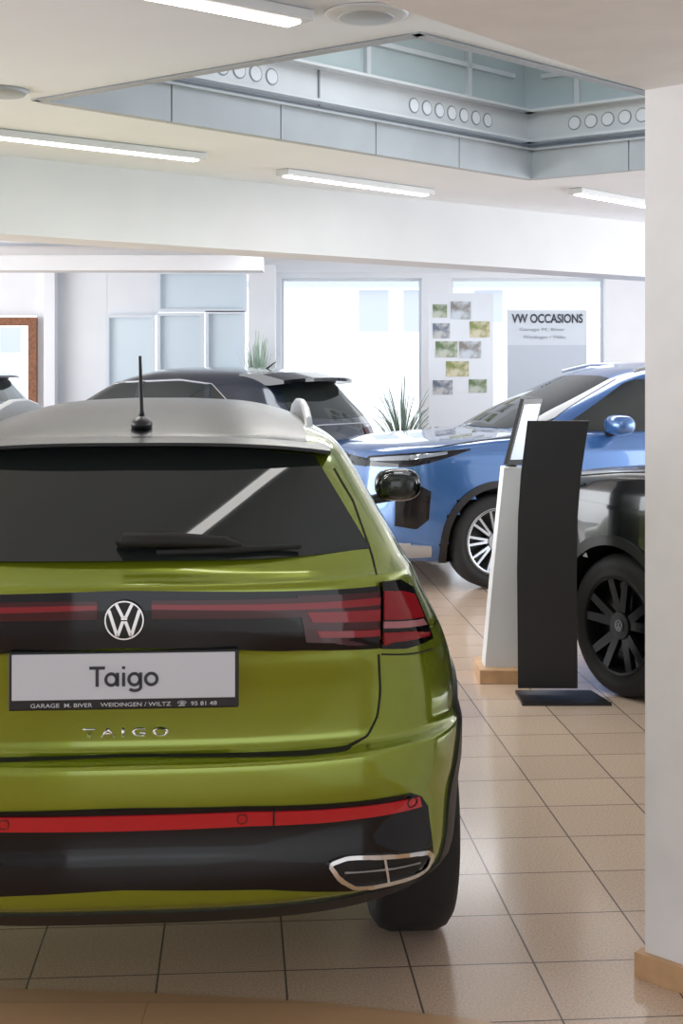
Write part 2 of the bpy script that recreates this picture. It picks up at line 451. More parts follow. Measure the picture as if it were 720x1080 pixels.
for sd in (1,-1):
    f=lambda pl:[(sd*a,b) for a,b in [R(*p) for p in pl]]
    tl=G.patch('tail_lamp',f([(400,614),(418,612),(432,620)]),f([(400,684),(425,684),(453,674)]),'rear',M['gloss'],0.012,14,8)
    G.patch('lamp_lens',f([(401,624),(420,624),(432,628)]),f([(401,654),(425,654),(442,652)]),'rear',M['lampred'],0.016,12,4,tl)
    G.patch('lamp_lens',f([(401,656),(441,654)]),f([(401,663),(445,660)]),'rear',M['pink'],0.016,12,2,tl)
    G.patch('lamp_strip',f([(401,667),(447,664)]),f([(401,677),(448,671)]),'rear',M['lampred'],0.016,12,2,tl)
    G.patch('inner_lamp',f([(312,628),(398,624)]),f([(322,677),(398,677)]),'rear',M['darkred'],0.009,16,3,lb)
    G.patch('red_band',f([(160,633),(318,630)]),f([(160,652),(324,650)]),'rear',M['darkred'],0.009,16,3,lb)
    G.patch('lamp_strip',f([(322,645),(398,643)]),f([(328,656),(398,655)]),'rear',M['lampred'],0.0115,16,1,lb)
    G.patch('lamp_strip',f([(332,665),(398,664)]),f([(336,672),(398,671)]),'rear',M['lampred'],0.0115,16,1,lb)
    G.patch('lamp_strip',f([(160,637),(398,630)]),f([(160,642),(398,638)]),'rear',M['lampred'],0.0115,24,2,lb)
    G.ribbon('shut_line',f([(399,690),(401,730),(398,755),(388,776),(365,789),(320,794),(132,797)]),'rear',M['gap'],0.005,0.0015,60)
    G.ribbon('shut_line',f([(397,606),(392,585),(372,528),(352,494)]),'rear',M['gap'],0.004,0.0015,40)
    G.ribbon('bumper_seam',f([(402,690),(430,690),(456,684)]),'rear',M['gap'],0.004,0.0015,20)
    ex=chaikin(f([(345,911),(366,903),(446,897),(452,901),(447,913),(434,921),(374,934),(356,925),(345,911)]),2,.14)
    et=G.ribbon('exhaust_trim',ex,'rear',M['chrome'],0.010,0.014,90)
    G.patch('exhaust_insert',f([(346,910),(368,904),(451,898)]),f([(350,917),(374,933),(434,920),(449,904)]),'rear',M['hole'],0.008,16,5,et)
    G.ribbon('exhaust_divider',f([(402,902),(407,927)]),'rear',M['chrome'],0.006,0.013,8,et)
    G.ribbon('exhaust_divider',f([(362,919),(440,908)]),'rear',M['silver'],0.003,0.011,8,et)
G.patch('lower_bumper',sym([(140,852),(260,850),(440,834),(450,850)]),sym([(140,938),(280,937),(380,938),(456,906)]),'rear',M['gloss'],0.004,40,10)
rf=G.patch('reflector',sym([(140,859),(260,855),(440,839)]),sym([(140,875),(260,870),(442,850)]),'rear',M['red'],0.009,40,3)
for sd in (1,-1):
    for px in (255,432):
        c=R(px,862 if px<300 else 845); pl=[(sd*c[0]+.012*math.cos(a*math.pi/8),c[1]+.012*math.sin(a*math.pi/8)) for a in range(17)]
        G.ribbon('reflector_ring',pl,'rear',M['gap'],0.002,0.0105,32,rf)
    a=R(288,853);b=R(288,869); G.ribbon('reflector_gap',[(sd*a[0],a[1]),(sd*b[0],b[1])],'rear',M['gap'],0.004,0.0105,4,rf)
G.patch('diffuser',[(-.78,.312),(-.4,.300),(.4,.300),(.78,.312)],[(-.70,.244),(.70,.244)],'rear',M['plastic'],0.006,30,5)
for sd,md in ((1,'right'),(-1,'left')):
    G.patch('sill',[(1.15,.36),(2.83,.36)],[(1.15,.244),(2.83,.244)],md,M['plastic'],0.008,40,4)
    G.patch('side_window',[(.85,1.16),(1.1,1.32),(1.5,1.37),(2.3,1.365)],[(.95,1.09),(1.4,1.05),(2.2,1.03),(2.95,1.03)],md,M['glass'],0.004,30,6)
    G.ribbon('door_seam',[(1.25,1.05),(1.2,.8),(1.19,.6),(1.2,.38)],md,M['gap'])
    G.ribbon('door_seam',[(2.1,1.04),(2.1,.38)],md,M['gap'])
    G.ribbon('door_seam',[(3.0,1.0),(2.9,.7),(2.82,.38)],md,M['gap'])
    G.fin('roof_rail',sd*.478,[(.88,1.385),(.98,1.430),(1.15,1.462),(1.4,1.478),(1.7,1.476),(2.0,1.452),(2.25,1.385)],.012,M['silver'])
    G.mirror(sd,2.72,1.085,.95,M['gloss'],(.10,.07,.070))
G.arches(M['plastic'],.06,.008)
for sd in (1,-1):
    G.wheel(sd,.70,.335,.855,M['alloy'],.22); G.wheel(sd,3.28,.335,.855,M['alloy'],.22)
c=R(131,653); vw('emblem',(0,G.hit(0,c[1],'rear',.0)[1]-.012,c[1]),.047,M['chrome'],G.root,(math.pi/2,0,0))
N=32; dsc=meshobj('emblem_disc',[(.046*math.cos(2*math.pi*i/N),.046*math.sin(2*math.pi*i/N),0) for i in range(N)],[tuple(range(N))],M['gloss'],G.root)
dsc.location=(0,G.hit(0,c[1],'rear',.0)[1]-.0115,c[1]); dsc.rotation_euler=(math.pi/2,0,0)
pz=1.57-(717-392)/452; py=.028
npl=box('number_plate',(0,py,pz),(.532,.018,.136),M['plastic'],G.root,0,.004)
box('plate_panel',(0,-.010,.010),(.515,.004,.106),M['plate'],npl,0,.001)
let=[[(0,.93),(.78,.93)],[(.39,.93),(.39,0)],
     ringp(1.09,.345,.27,.285),[(1.40,.68),(1.40,0)],
     [(1.70,.68),(1.70,0)],[(1.70,.86),(1.70,1.0)],
     ringp(2.23,.345,.27,.285),[(2.54,.68),(2.54,-.05)]+ringp(2.25,-.05,.29,.17,0,-150,14),
     ringp(3.07,.345,.285,.285)]
strokes('plate_lettering',let,.155,.160,(0,-.0135,-.013),M['ink'],npl)
text('dealer_lettering','GARAGE  M. BIVER    WEIDINGEN / WILTZ   ☎  95 81 48',.43,.0135,(0,-.0105,-.0560),M['plate'],npl,bold=.004)
c=R(131,772)
text('model_lettering','TAIGO',.200,.022,(0,G.hit(0,c[1],'rear',.0)[1]-.004,c[1]),M['chrome'],G.root,depth=.006,spacing=1.6,bold=.02)
def gp(px,py,off): 
    x,z=R(px,py); return G.hit(x,z,'rear',off)
wp=tube('wiper',[gp(126,579,.02),gp(131,579,.03),gp(180,579,.032),gp(235,580,.028),gp(254,582,.02)],[.012,.026,.024,.019,.009],M['hole'],G.root,10,(1,.8))
tube('wiper_blade',[gp(165,588,.018),gp(240,586,.020),gp(315,582,.020)],[.007,.009,.006],M['rubber'],wp)
az=G.hit(0,.62,'top',0)[2]
an=ellipsoid('antenna',(0,.62,az+.012),(.03,.055,.024),M['plastic'],G.root)
tube('antenna_rod',[(0,.62,az+.02),(0,.62,az+.05),(-.003,.60,az+.2)],[.012,.006,.004],M['plastic'],an)

# ================= generic SUV
def suv(paint,label,rimm,zs=1.0,spokes=5,rails=True,fat=1.0):
    k=[(.20,.2,4.25,.82,.6,.7),(.30,.06,4.38,.88,.65,.75),(.40,.01,4.44,.905,.7,.78),(.55,.0,4.46,.915,.7,.8),(.70,.03,4.44,.92,.7,.72),(.85,.05,4.43,.918,.7,.65),(.98,.05,4.40,.910,.68,.62),
       (1.03,.06,4.32,.895,.66,.68),(1.07,.07,4.05,.88,.6,.9),(1.10,.09,3.60,.86,.6,.9),(1.125,.11,3.30,.82,.55,.6),(1.18,.15,3.18,.785,.5,.5),(1.3,.22,2.94,.735,.45,.45),
       (1.45,.33,2.60,.675,.45,.45),(1.55,.42,2.36,.625,.45,.45),(1.59,.52,2.24,.58,.5,.5),(1.62,.72,2.1,.48,.6,.6),(1.645,1.0,1.95,.33,.6,.6),(1.655,1.3,1.75,.13,.5,.5)]
    C=Car(k,paint,label,[(.80,.345),(3.52,.345)],.39,3.0,zs)
    z=lambda v:v*zs
    s2=lambda pl:[(-x,z(y)) for x,y in pl[::-1]]+[(x,z(y)) for x,y in pl]
    C.patch('windshield',s2([(0.01,1.54),(.3,1.535),(.52,1.51)]),s2([(.01,1.135),(.4,1.14),(.70,1.15)]),'front',M['glass'],.004,30,10)
    C.patch('grille',s2([(.01,.96),(.5,.94)]),s2([(.01,.88),(.5,.88)]),'front',M['gloss'],.006,24,4)
    C.patch('lower_grille',s2([(.01,.70),(.45,.68),(.60,.62)]),s2([(.01,.36),(.5,.36),(.62,.40)]),'front',M['gloss'],.006,24,6)
    C.patch('bumper_trim',s2([(.01,.33),(.80,.35)]),s2([(.01,.24),(.74,.24)]),'front',M['silver'],.010,24,3)
    for sd,md in ((1,'right'),(-1,'left')):
        f=lambda pl:[(sd*x,z(y)) for x,y in pl]
        hl=C.patch('headlight',f([(.50,.955),(.65,.970),(.80,.985),(.835,.987)]),f([(.50,.885),(.65,.885),(.80,.890),(.835,.892)]),'front',M['gloss'],.005,24,6)
        C.patch('headlight_lens',f([(.54,.944),(.68,.958),(.83,.975)]),f([(.54,.922),(.68,.930),(.83,.940)]),'front',M['lamp'],.008,18,2,hl)
        yj=C.hit(sd*.835,z(.94),'front',0).y
        hs=C.patch('headlight_tip',[(yj+.01,z(.987)),(4.05,z(.999)),(3.74,z(1.018))],[(yj+.01,z(.892)),(4.05,z(.922)),(3.74,z(1.010))],md,M['gloss'],.005,24,4)
        C.patch('headlight_lens',[(yj,z(.975)),(3.92,z(.998))],[(yj,z(.942)),(3.92,z(.982))],md,M['lamp'],.008,12,3,hs)
        ya=C.hit(sd*.78,z(.6),'front',0).y
        C.patch('air_intake',[(ya+.02,z(.74)),(4.13,z(.77)),(4.04,z(.72))],[(ya+.02,z(.47)),(4.13,z(.45)),(4.05,z(.52))],md,M['gloss'],.006,14,8)
        C.patch('bumper_trim',[(4.22,z(.34)),(4.02,z(.33))],[(4.16,z(.23)),(4.0,z(.25))],md,M['silver'],.010,10,4)
        C.patch('side_window',[(.60,z(1.27)),(.9,z(1.45)),(1.5,z(1.53)),(2.25,z(1.51)),(2.35,z(1.48))],[(.55,z(1.16)),(1.4,z(1.13)),(2.4,z(1.12)),(3.0,z(1.13))],md,M['glass'],.004,36,8)
        C.ribbon('window_pillar',[(1.97,z(1.53)),(1.93,z(1.13))],md,M['gloss'],.05,.007,8)
        C.patch('sill',[(1.28,z(.38)),(3.04,z(.38))],[(1.28,z(.215)),(3.04,z(.215))],md,M['plastic'],.008,40,4)
        C.ribbon('door_seam',[(1.2,z(1.12)),(1.24,z(.8)),(1.27,z(.4))],md,M['gap'])
        C.ribbon('door_seam',[(1.97,z(1.12)),(1.97,z(.4))],md,M['gap'])
        C.ribbon('door_seam',[(2.98,z(1.12)),(3.0,z(.8)),(2.97,z(.4))],md,M['gap'])
        C.ribbon('hood_seam',[(3.15,z(1.11)),(3.6,z(1.075)),(4.0,z(1.03))],md,M['gap'],.005,.002,30)
        C.ribbon('body_crease',[(.5,z(.93)),(3.1,z(.90)),(3.9,z(.93))],md,paint,.02,.006,40)
        for yy in (1.45,2.2):
            p=C.hit(yy,z(.98),md,.015); tube('door_handle',[p+Vector((0,-.09,0)),p+Vector((sd*.012,0,0)),p+Vector((0,.09,0))],.012,paint,C.root)
        C.mirror(sd,2.60,z(1.18),1.0,paint,(.14,.09,.075))
        if rails: tube('roof_rail',[(sd*.60,.6,z(1.58)),(sd*.60,.75,z(1.62)),(sd*.585,1.4,z(1.645)),(sd*.58,2.0,z(1.63)),(sd*.60,2.25,z(1.575))],.015,M['silver'],C.root)
    C.patch('rear_window',s2([(.01,1.53),(.5,1.5)]),s2([(.01,1.16),(.62,1.17)]),'rear',M['glass'],.004,24,8)
    C.patch('tail_lamp',s2([(.01,1.02),(.8,1.02)]),s2([(.01,.92),(.8,.92)]),'rear',M['lampred'],.006,24,3)
    C.arches(M['plastic'],.05)
    for sd in (1,-1):
        for yy in (.80,3.52): C.wheel(sd,yy,.345,.895,rimm,.225,spokes,fat)
    p=C.hit(0,z(.92),'front',.004); vw('emblem',p,.06,M['chrome'],C.root,(math.pi/2,0,math.pi))
    return C
B=suv(M['blue'],'blue metallic SUV facing the entrance with silver wheels',M['alloy'],1.0,9)
B.place(math.radians(108),(-.80,3.52),(1.10,10.2))
D=suv(M['grey'],'black SUV with black wheels beside the display stand',M['blackrim'],1.0,5,True,1.3)
D.place(math.radians(30),(-.85,3.52),(1.36,6.78))

# ================= far hatchback
hk=[(.18,.2,4.0,.78,.55,.6),(.28,.06,4.1,.85,.6,.7),(.45,.0,4.16,.885,.65,.75),(.60,.02,4.16,.895,.65,.75),(.75,.06,4.08,.89,.62,.8),(.88,.07,3.85,.87,.6,.9),(.96,.09,3.45,.84,.58,.9),
    (1.02,.12,3.15,.81,.5,.6),(1.1,.18,3.0,.765,.45,.45),(1.25,.32,2.72,.69,.42,.42),(1.40,.46,2.42,.61,.45,.45),(1.46,.58,2.2,.55,.5,.5),(1.50,.85,2.05,.42,.6,.6),(1.52,1.15,1.85,.24,.5,.5),(1.526,1.35,1.7,.1,.3,.3)]
S=Car(hk,M['navy'],'dark blue hatchback with roof spoiler parked by the windows',[(.72,.32),(3.30,.32)],.36,3.0,1.06)
zz=1.06
s2=lambda pl:[(-x,zz*y) for x,y in pl[::-1]]+[(x,zz*y) for x,y in pl]
S.patch('windshield',s2([(0.01,1.40),(.48,1.37)]),s2([(.01,1.05),(.70,1.06)]),'front',M['glass'],.004,30,10)
S.patch('rear_window',s2([(0.01,1.38),(.48,1.35)]),s2([(.01,1.08),(.58,1.09)]),'rear',M['glass'],.004,30,10)
for sd,md in ((1,'right'),(-1,'left')):
    f=lambda pl:[(sd*x,zz*y) for x,y in pl]
    S.patch('tail_lamp',f([(.36,.99),(.76,1.01),(.80,.98)]),f([(.40,.88),(.84,.86)]),'rear',M['darkred'],.008,16,4)
    S.patch('headlight',f([(.50,.80),(.80,.83)]),f([(.50,.72),(.82,.75)]),'front',M['lamp'],.008,12,4)
    w=S.patch('side_window',[(.75,zz*1.16),(1.1,zz*1.36),(1.5,zz*1.40),(2.3,zz*1.37)],[(.75,zz*1.08),(1.4,zz*1.04),(2.3,zz*1.02),(3.0,zz*1.02)],md,M['glass'],.004,36,8)
    S.ribbon('window_pillar',[(1.95,zz*1.39),(1.9,zz*1.03)],md,M['navy'],.07,.007,8)
    S.ribbon('window_pillar',[(1.15,zz*1.37),(1.05,zz*1.06)],md,M['navy'],.06,.007,8)
    S.ribbon('window_trim',[(.72,zz*1.06),(1.4,zz*1.025),(2.3,zz*1.008),(3.0,zz*1.008)],md,M['chrome'],.012,.007,30)
    S.ribbon('window_trim',[(.75,zz*1.16),(1.1,zz*1.375),(1.5,zz*1.412),(2.3,zz*1.385),(3.0,zz*1.03)],md,M['chrome'],.008,.007,40)
    S.ribbon('door_seam',[(1.9,zz*1.0),(1.9,zz*.35)],md,M['gap'])
    S.mirror(sd,2.85,zz*1.06,.93,M['navy'])
S.ribbon('hatch_seam',[(-.70,zz*1.02),(-.3,zz*1.035),(.3,zz*1.035),(.70,zz*1.02)],'rear',M['silver'],.008,.003,40)
V=[];Fc=[]
for i in range(21):
    x=-.56+1.12*i/20; k=abs(x/.56)**3
    for (a,b) in ((.75,1.485),(.50,1.48),(.26,1.430),(.26,1.40),(.42,1.385),(.75,1.40)): V.append((x,a+.10*k,(b-.02*k)*zz))
for i in range(20):
    for j in range(6): Fc.append((i*6+j,i*6+(j+1)%6,(i+1)*6+(j+1)%6,(i+1)*6+j))
Fc.append(tuple(range(6))); Fc.append(tuple(120+j for j in range(6)))
o=meshobj('spoiler',V,Fc,M['gloss'],S.root); fixn(o)
box('number_plate',(0,S.hit(0,.72,'rear',0)[1]-.012,.72),(.52,.02,.11),M['plate'],S.root)
S.arches(M['navy'],.04,.006)
for sd in (1,-1):
    for yy in (.72,3.30): S.wheel(sd,yy,.32,.87,M['alloy'])
tube('antenna',[(0,1.0,1.57),(0,.85,1.66)],[.012,.004],M['plastic'],S.root)
S.place(math.radians(57),(0,0),(.10,12.60))
def copytree(o,parent=None):
    c=o.copy(); col.objects.link(c)
    if parent is not None: c.parent=parent; c.matrix_parent_inverse=o.matrix_parent_inverse
    for ch in o.children: copytree(ch,c)
    return c
bpy.context.view_layer.update()
S2=copytree(S.root); S2.location=((25-360)/F*20.5,20.5,0); S2.rotation_euler=(0,0,math.radians(75)); S2['label']='dark blue hatchback standing outside the glazed doorway'

# ================= ROOM
CZ=2.70
def tilemat():
    m=mat('floor_tiles',(0.6,0.45,0.33),0.16); nt=m.node_tree; b=nt.nodes['Principled BSDF']
    tc=nt.nodes.new('ShaderNodeTexCoord'); mp=nt.nodes.new('ShaderNodeMapping'); mp.vector_type='TEXTURE'
    mp.inputs['Rotation'].default_value=(0,0,TH)
    c,s=math.cos(TH),math.sin(TH); ox,oy=.125,.05
    mp.inputs['Location'].default_value=(ox*c-oy*s,ox*s+oy*c,0)
    br=nt.nodes.new('ShaderNodeTexBrick'); br.offset=0; br.squash=1
    br.inputs['Scale'].default_value=1; br.inputs['Brick Width'].default_value=.33; br.inputs['Row Height'].default_value=.33
    br.inputs['Mortar Size'].default_value=.003; br.inputs['Mortar Smooth'].default_value=.2; br.inputs['Bias'].default_value=0
    br.inputs['Color1'].default_value=(.74,.57,.44,1); br.inputs['Color2'].default_value=(.68,.52,.40,1); br.inputs['Mortar'].default_value=(.17,.14,.12,1)
    n=nt.nodes.new('ShaderNodeTexNoise'); n.inputs['Scale'].default_value=140; n.inputs['Detail'].default_value=3
    r=nt.nodes.new('ShaderNodeValToRGB'); r.color_ramp.elements[0].position=.35; r.color_ramp.elements[1].position=.6
    r.color_ramp.elements[0].color=(.8,.78,.76,1); r.color_ramp.elements[1].color=(1,1,1,1)
    mx=nt.nodes.new('ShaderNodeMixRGB'); mx.blend_type='MULTIPLY'; mx.inputs['Fac'].default_value=1
    nt.links.new(tc.outputs['Object'],mp.inputs['Vector']); nt.links.new(mp.outputs[0],br.inputs['Vector'])
    nt.links.new(tc.outputs['Object'],n.inputs['Vector']); nt.links.new(n.outputs['Fac'],r.inputs['Fac'])
    nt.links.new(br.outputs['Color'],mx.inputs['Color1']); nt.links.new(r.outputs['Color'],mx.inputs['Color2'])
    nt.links.new(mx.outputs[0],b.inputs['Base Color'])
    bp=nt.nodes.new('ShaderNodeBump'); bp.inputs['Strength'].default_value=.3; bp.inputs['Distance'].default_value=.002; bp.invert=True
    nt.links.new(br.outputs['Fac'],bp.inputs['Height']); nt.links.new(bp.outputs[0],b.inputs['Normal'])
    return m
fl=struct(meshobj('floor',[(-9,-5,0),(9,-5,0),(9,16.3,0),(-9,16.3,0),(-9,-5,-.1),(9,-5,-.1),(9,16.3,-.1),(-9,16.3,-.1)],[(0,1,2,3),(7,6,5,4),(0,4,5,1),(1,5,6,2),(2,6,7,3),(3,7,4,0)],tilemat()))
arc=[(-3.5,3.62),(-2.2,3.62),(-1.4,3.60),(-.87,3.56),(-.45,3.53),(-.05,3.48),(.32,3.39),(.6,3.27),(.85,3.1),(1.1,2.85),(1.2,2.6),(1.2,-2),(-3.5,-2)]
def planks():
    m=mat('wood_floor',(.62,.40,.22),.35); nt=m.node_tree; b=nt.nodes['Principled BSDF']
    tc=nt.nodes.new('ShaderNodeTexCoord'); br=nt.nodes.new('ShaderNodeTexBrick'); br.offset=.4
    br.inputs['Scale'].default_value=1; br.inputs['Brick Width'].default_value=1.2; br.inputs['Row Height'].default_value=.12; br.inputs['Mortar Size'].default_value=.0015
    br.inputs['Color1'].default_value=(.60,.38,.22,1); br.inputs['Color2'].default_value=(.53,.33,.19,1); br.inputs['Mortar'].default_value=(.36,.22,.12,1)
    nt.links.new(tc.outputs['Object'],br.inputs['Vector']); nt.links.new(br.outputs['Color'],b.inputs['Base Color']); return m
struct(prism('trim_1',arc,0.0005,.006,planks()))
L=Vector((-1.24,5.83,0)); Nn=Vector((.255,4.71,0)); Fr=Vector((1.108,8.2,0)); Rr=Fr+(Nn-L)
o4=[(-9,-5),(9,-5),(9,16.3),(-9,16.3)]
hole=[Nn,Rr,Fr,L]
V=[(x,y,CZ) for x,y in o4]+[(p.x,p.y,CZ) for p in hole]
Fc=[(0,1,4),(1,5,4),(1,2,5),(2,6,5),(2,3,6),(3,7,6),(3,0,7),(0,4,7)]
V+=[(v[0],v[1],CZ+.06) for v in V]
Fc=Fc+[tuple(i+8 for i in f[::-1]) for f in Fc]+[(0,8,9,1),(1,9,10,2),(2,10,11,3),(3,11,8,0)]
struct(meshobj('ceiling',V,Fc,M['ceil']))
def wallstrip(P,Q,z0,z1,inset=0,th=.04):
    d=(Q-P).normalized(); n=Vector((-d.y,d.x,0)); ctr=(L+Rr)/2
    if (ctr-P).dot(n)>0: n=-n
    a=P+n*inset; b=Q+n*inset
    mid=(a+b)/2+n*th/2; ln=(b-a).length
    return (Vector((mid.x,mid.y,(z0+z1)/2)),(ln,th,z1-z0),math.atan2(d.y,d.x))
tr=1
for (P,Q) in ((L,Fr),(Fr,Rr),(Rr,Nn),(Nn,L)):
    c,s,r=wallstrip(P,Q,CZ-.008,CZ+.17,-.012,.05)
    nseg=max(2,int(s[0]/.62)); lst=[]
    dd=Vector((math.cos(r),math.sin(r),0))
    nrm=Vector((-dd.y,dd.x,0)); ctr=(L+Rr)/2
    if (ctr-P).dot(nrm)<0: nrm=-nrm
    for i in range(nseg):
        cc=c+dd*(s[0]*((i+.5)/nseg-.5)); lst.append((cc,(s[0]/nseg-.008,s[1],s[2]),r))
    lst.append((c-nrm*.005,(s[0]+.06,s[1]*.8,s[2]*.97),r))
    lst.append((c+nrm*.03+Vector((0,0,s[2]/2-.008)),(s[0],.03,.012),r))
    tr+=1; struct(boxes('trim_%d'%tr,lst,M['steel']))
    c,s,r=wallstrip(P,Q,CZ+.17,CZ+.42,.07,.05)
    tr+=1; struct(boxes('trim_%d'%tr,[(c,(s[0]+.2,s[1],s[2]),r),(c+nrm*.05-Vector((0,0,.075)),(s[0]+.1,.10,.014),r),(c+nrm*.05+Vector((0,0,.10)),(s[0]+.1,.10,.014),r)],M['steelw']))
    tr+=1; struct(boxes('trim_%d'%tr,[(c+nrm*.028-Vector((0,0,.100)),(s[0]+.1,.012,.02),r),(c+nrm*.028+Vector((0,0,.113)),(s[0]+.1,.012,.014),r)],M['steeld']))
    gr=(.31,.81) if (P-L).length<.01 else (.30,.74)
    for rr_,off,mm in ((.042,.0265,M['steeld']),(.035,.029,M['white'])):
        V=[];Fc=[]
        for g in gr:
            for k in range(7):
                t=s[0]*(g-.5)+(k-3)*.105
                cc=c+dd*t+nrm*off+Vector((0,0,.012))
                b=len(V); n3=20
                for i in range(n3):
                    an_=2*math.pi*i/n3; V.append(cc+dd*rr_*math.cos(an_)+Vector((0,0,rr_*math.sin(an_))))
                Fc.append(tuple(range(b,b+n3)))
        tr+=1; struct(meshobj('trim_%d'%tr,V,Fc,mm))
    for g in range(5):
        t=s[0]*((g+.5)/5-.5)
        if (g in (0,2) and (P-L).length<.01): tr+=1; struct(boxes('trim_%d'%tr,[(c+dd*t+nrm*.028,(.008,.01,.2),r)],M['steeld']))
    c,s,r=wallstrip(P,Q,CZ+.42,CZ+.85,.14,.04)
    lst=[(c,(s[0]+.3,s[1],s[2]),r)]
    struct(boxes('window_%d'%(tr+10),lst,M['pane']))
    tr+=1; struct(boxes('trim_%d'%tr,[(c+nrm*.03+dd*(s[0]*((g+.5)/4-.5)),(.03,.03,s[2]),r) for g in range(4)]+[(c+nrm*.03+Vector((0,0,-.02)),(s[0],.03,.025),r)],M['steelw']))
cc=(L+Rr)/2; tr+=1
struct(prism('trim_%d'%tr,[tuple((cc+(p-cc)*1.25)[:2]) for p in (L,Nn,Rr,Fr)],CZ+.85,CZ+.88,M['sky'])); tr+=1

hd=Vector((2.64,2.15,0)).normalized(); h0=Vector((-.34,8.5,0)); hn=Vector((-hd.y,hd.x,0))
A=h0-hd*7; Bq=h0+hd*9.0
struct(prism('trim_%d'%(tr+1),[tuple(A[:2]),tuple(Bq[:2]),tuple((Bq+hn*.35)[:2]),tuple((A+hn*.35)[:2])],2.29,CZ+.01,M['beam'])); tr+=1
P=Vector((.787,3.64,0)); sd_=Vector((-.722,-.884,0))
Q=P+sd_*4.6
struct(prism('ceiling_soffit',[tuple(P[:2]),(3.9,.55),(3.9,-2.5),tuple(Q[:2])],2.30,CZ-.005,M['wallw']))
wd=Vector((1,-1,0)).normalized(); wn=Vector((1,1,0)).normalized()
E=P+wd*4.2
struct(prism('wall_right',[tuple(P[:2]),tuple((P+wn*.25)[:2]),tuple((E+wn*.25)[:2]),tuple(E[:2])],0,CZ-.003,M['wallw']))
p1=E-wn*.02
struct(prism('baseboard_right',[tuple((P-wd*.02-wn*.02)[:2]),tuple((P-wd*.02+wn*.27)[:2]),tuple((P+wn*.27)[:2]),tuple((P+wn*.0)[:2]),tuple(E[:2]),tuple(p1[:2])],0,.065,M['wood']))
struct(box('wall_rear_blocker',(-2.9,-4.7,CZ/2),(3.3,.15,CZ-.01),M['wallw']))  # added unseen panel behind the camera, darkens floor and bumper reflections
YB=16.0
def X(px,d=YB): return (px-360)/F*d
def Zz(py,d=YB): return H-(py-YH)/F*d
lst=[]
def wseg(x0,x1,z0,z1,y=YB,t=.2): lst.append((((x0+x1)/2,y+t/2,(z0+z1)/2),(x1-x0,t,z1-z0)))
zt=Zz(293); zb=.35
wseg(X(262),X(296),0,CZ); wseg(X(445),X(476),0,CZ); wseg(X(638),9,0,CZ)
wseg(X(296),X(445),zt,CZ); wseg(X(476),X(638),zt,CZ); wseg(X(296),X(445),0,zb); wseg(X(476),X(638),0,zb)
struct(boxes('wall_back',lst,M['white']))
def wframe(name,x0,x1,z0,z1,y,t,m,mull=()):
    l=[(((x0+x1)/2,y,z0+t/2),(x1-x0,t,t)),(((x0+x1)/2,y,z1-t/2),(x1-x0,t,t)),((x0+t/2,y,(z0+z1)/2),(t,t*.9,z1-z0-2*t)),((x1-t/2,y,(z0+z1)/2),(t,t*.9,z1-z0-2*t))]
    for mx in mull: l.append(((mx,y,(z0+z1)/2),(t,t,z1-z0)))
    return struct(boxes(name,l,m))
wframe('window_1',X(296),X(445),zb,zt,YB+.15,.03,M['frame'])
wframe('window_2',X(476),X(638),zb,zt,YB+.15,.03,M['frame'])
yp=15.6
def PX(p): return X(p,yp)
def PZ(p): return Zz(p,yp)
struct(boxes('wall_left',[(((PX(38)+PX(112))/2,yp+.1,CZ/2),(PX(112)-PX(38),.12,CZ)),(((PX(-300)+PX(165))/2,yp+.1,(PZ(332)+CZ)/2),(PX(165)-PX(-300),.11,CZ-PZ(332))),
   (((PX(112)+PX(262))/2,yp+.1,.6),(PX(262)-PX(112),.11,1.2))],M['white']))
struct(boxes('wall_partition',[(((PX(50)+PX(60))/2,yp-.06,CZ/2),(.12,.2,CZ)),((PX(280),yp-.6,CZ/2),(.28,.28,CZ))],M['white']))
for i,(a,b,c,d) in enumerate(((112,163,332,418),(166,215,330,418),(217,258,328,390),(166,260,286,329))):
    wframe('window_%d'%(20+i),PX(a),PX(b),PZ(d),PZ(c),yp-.02,.035,M['frame'])
    struct(box('window_%d'%(30+i),((PX(a)+PX(b))/2,yp+.03,(PZ(c)+PZ(d))/2),(PX(b)-PX(a),.01,PZ(c)-PZ(d)),M['pane2']))
wframe('door_1',PX(-30),PX(40),0,PZ(335),yp-.05,.09,M['brown'])
struct(box('trim_90',((X(-60,12)+X(275,12))/2,12.4,2.52),(X(275,12)-X(-60,12),.3,.13),M['beam']))
fx=struct(boxes('wall_exterior',[((0,26.2,2.2),(26,.3,4.6))],M['facade']))
for i,(a,b,c,d) in enumerate(((378,410,306,350),(425,445,306,350),(500,530,306,340),(0,22,345,372))):
    dd=26; struct(box('window_%d'%(40+i),((X(a,dd)+X(b,dd))/2,26.02,(Zz(c,dd)+Zz(d,dd))/2),(X(b,dd)-X(a,dd),.06,Zz(c,dd)-Zz(d,dd)),M['facwin']))
struct(box('trim_91',(0,26.0,Zz(300,26)),(26,.3,.12),M['facwin']))
struct(box('ground_exterior',(0,24.3,-.05),(40,16,.1),mat('pale_asphalt',(.6,.6,.6),.9)))

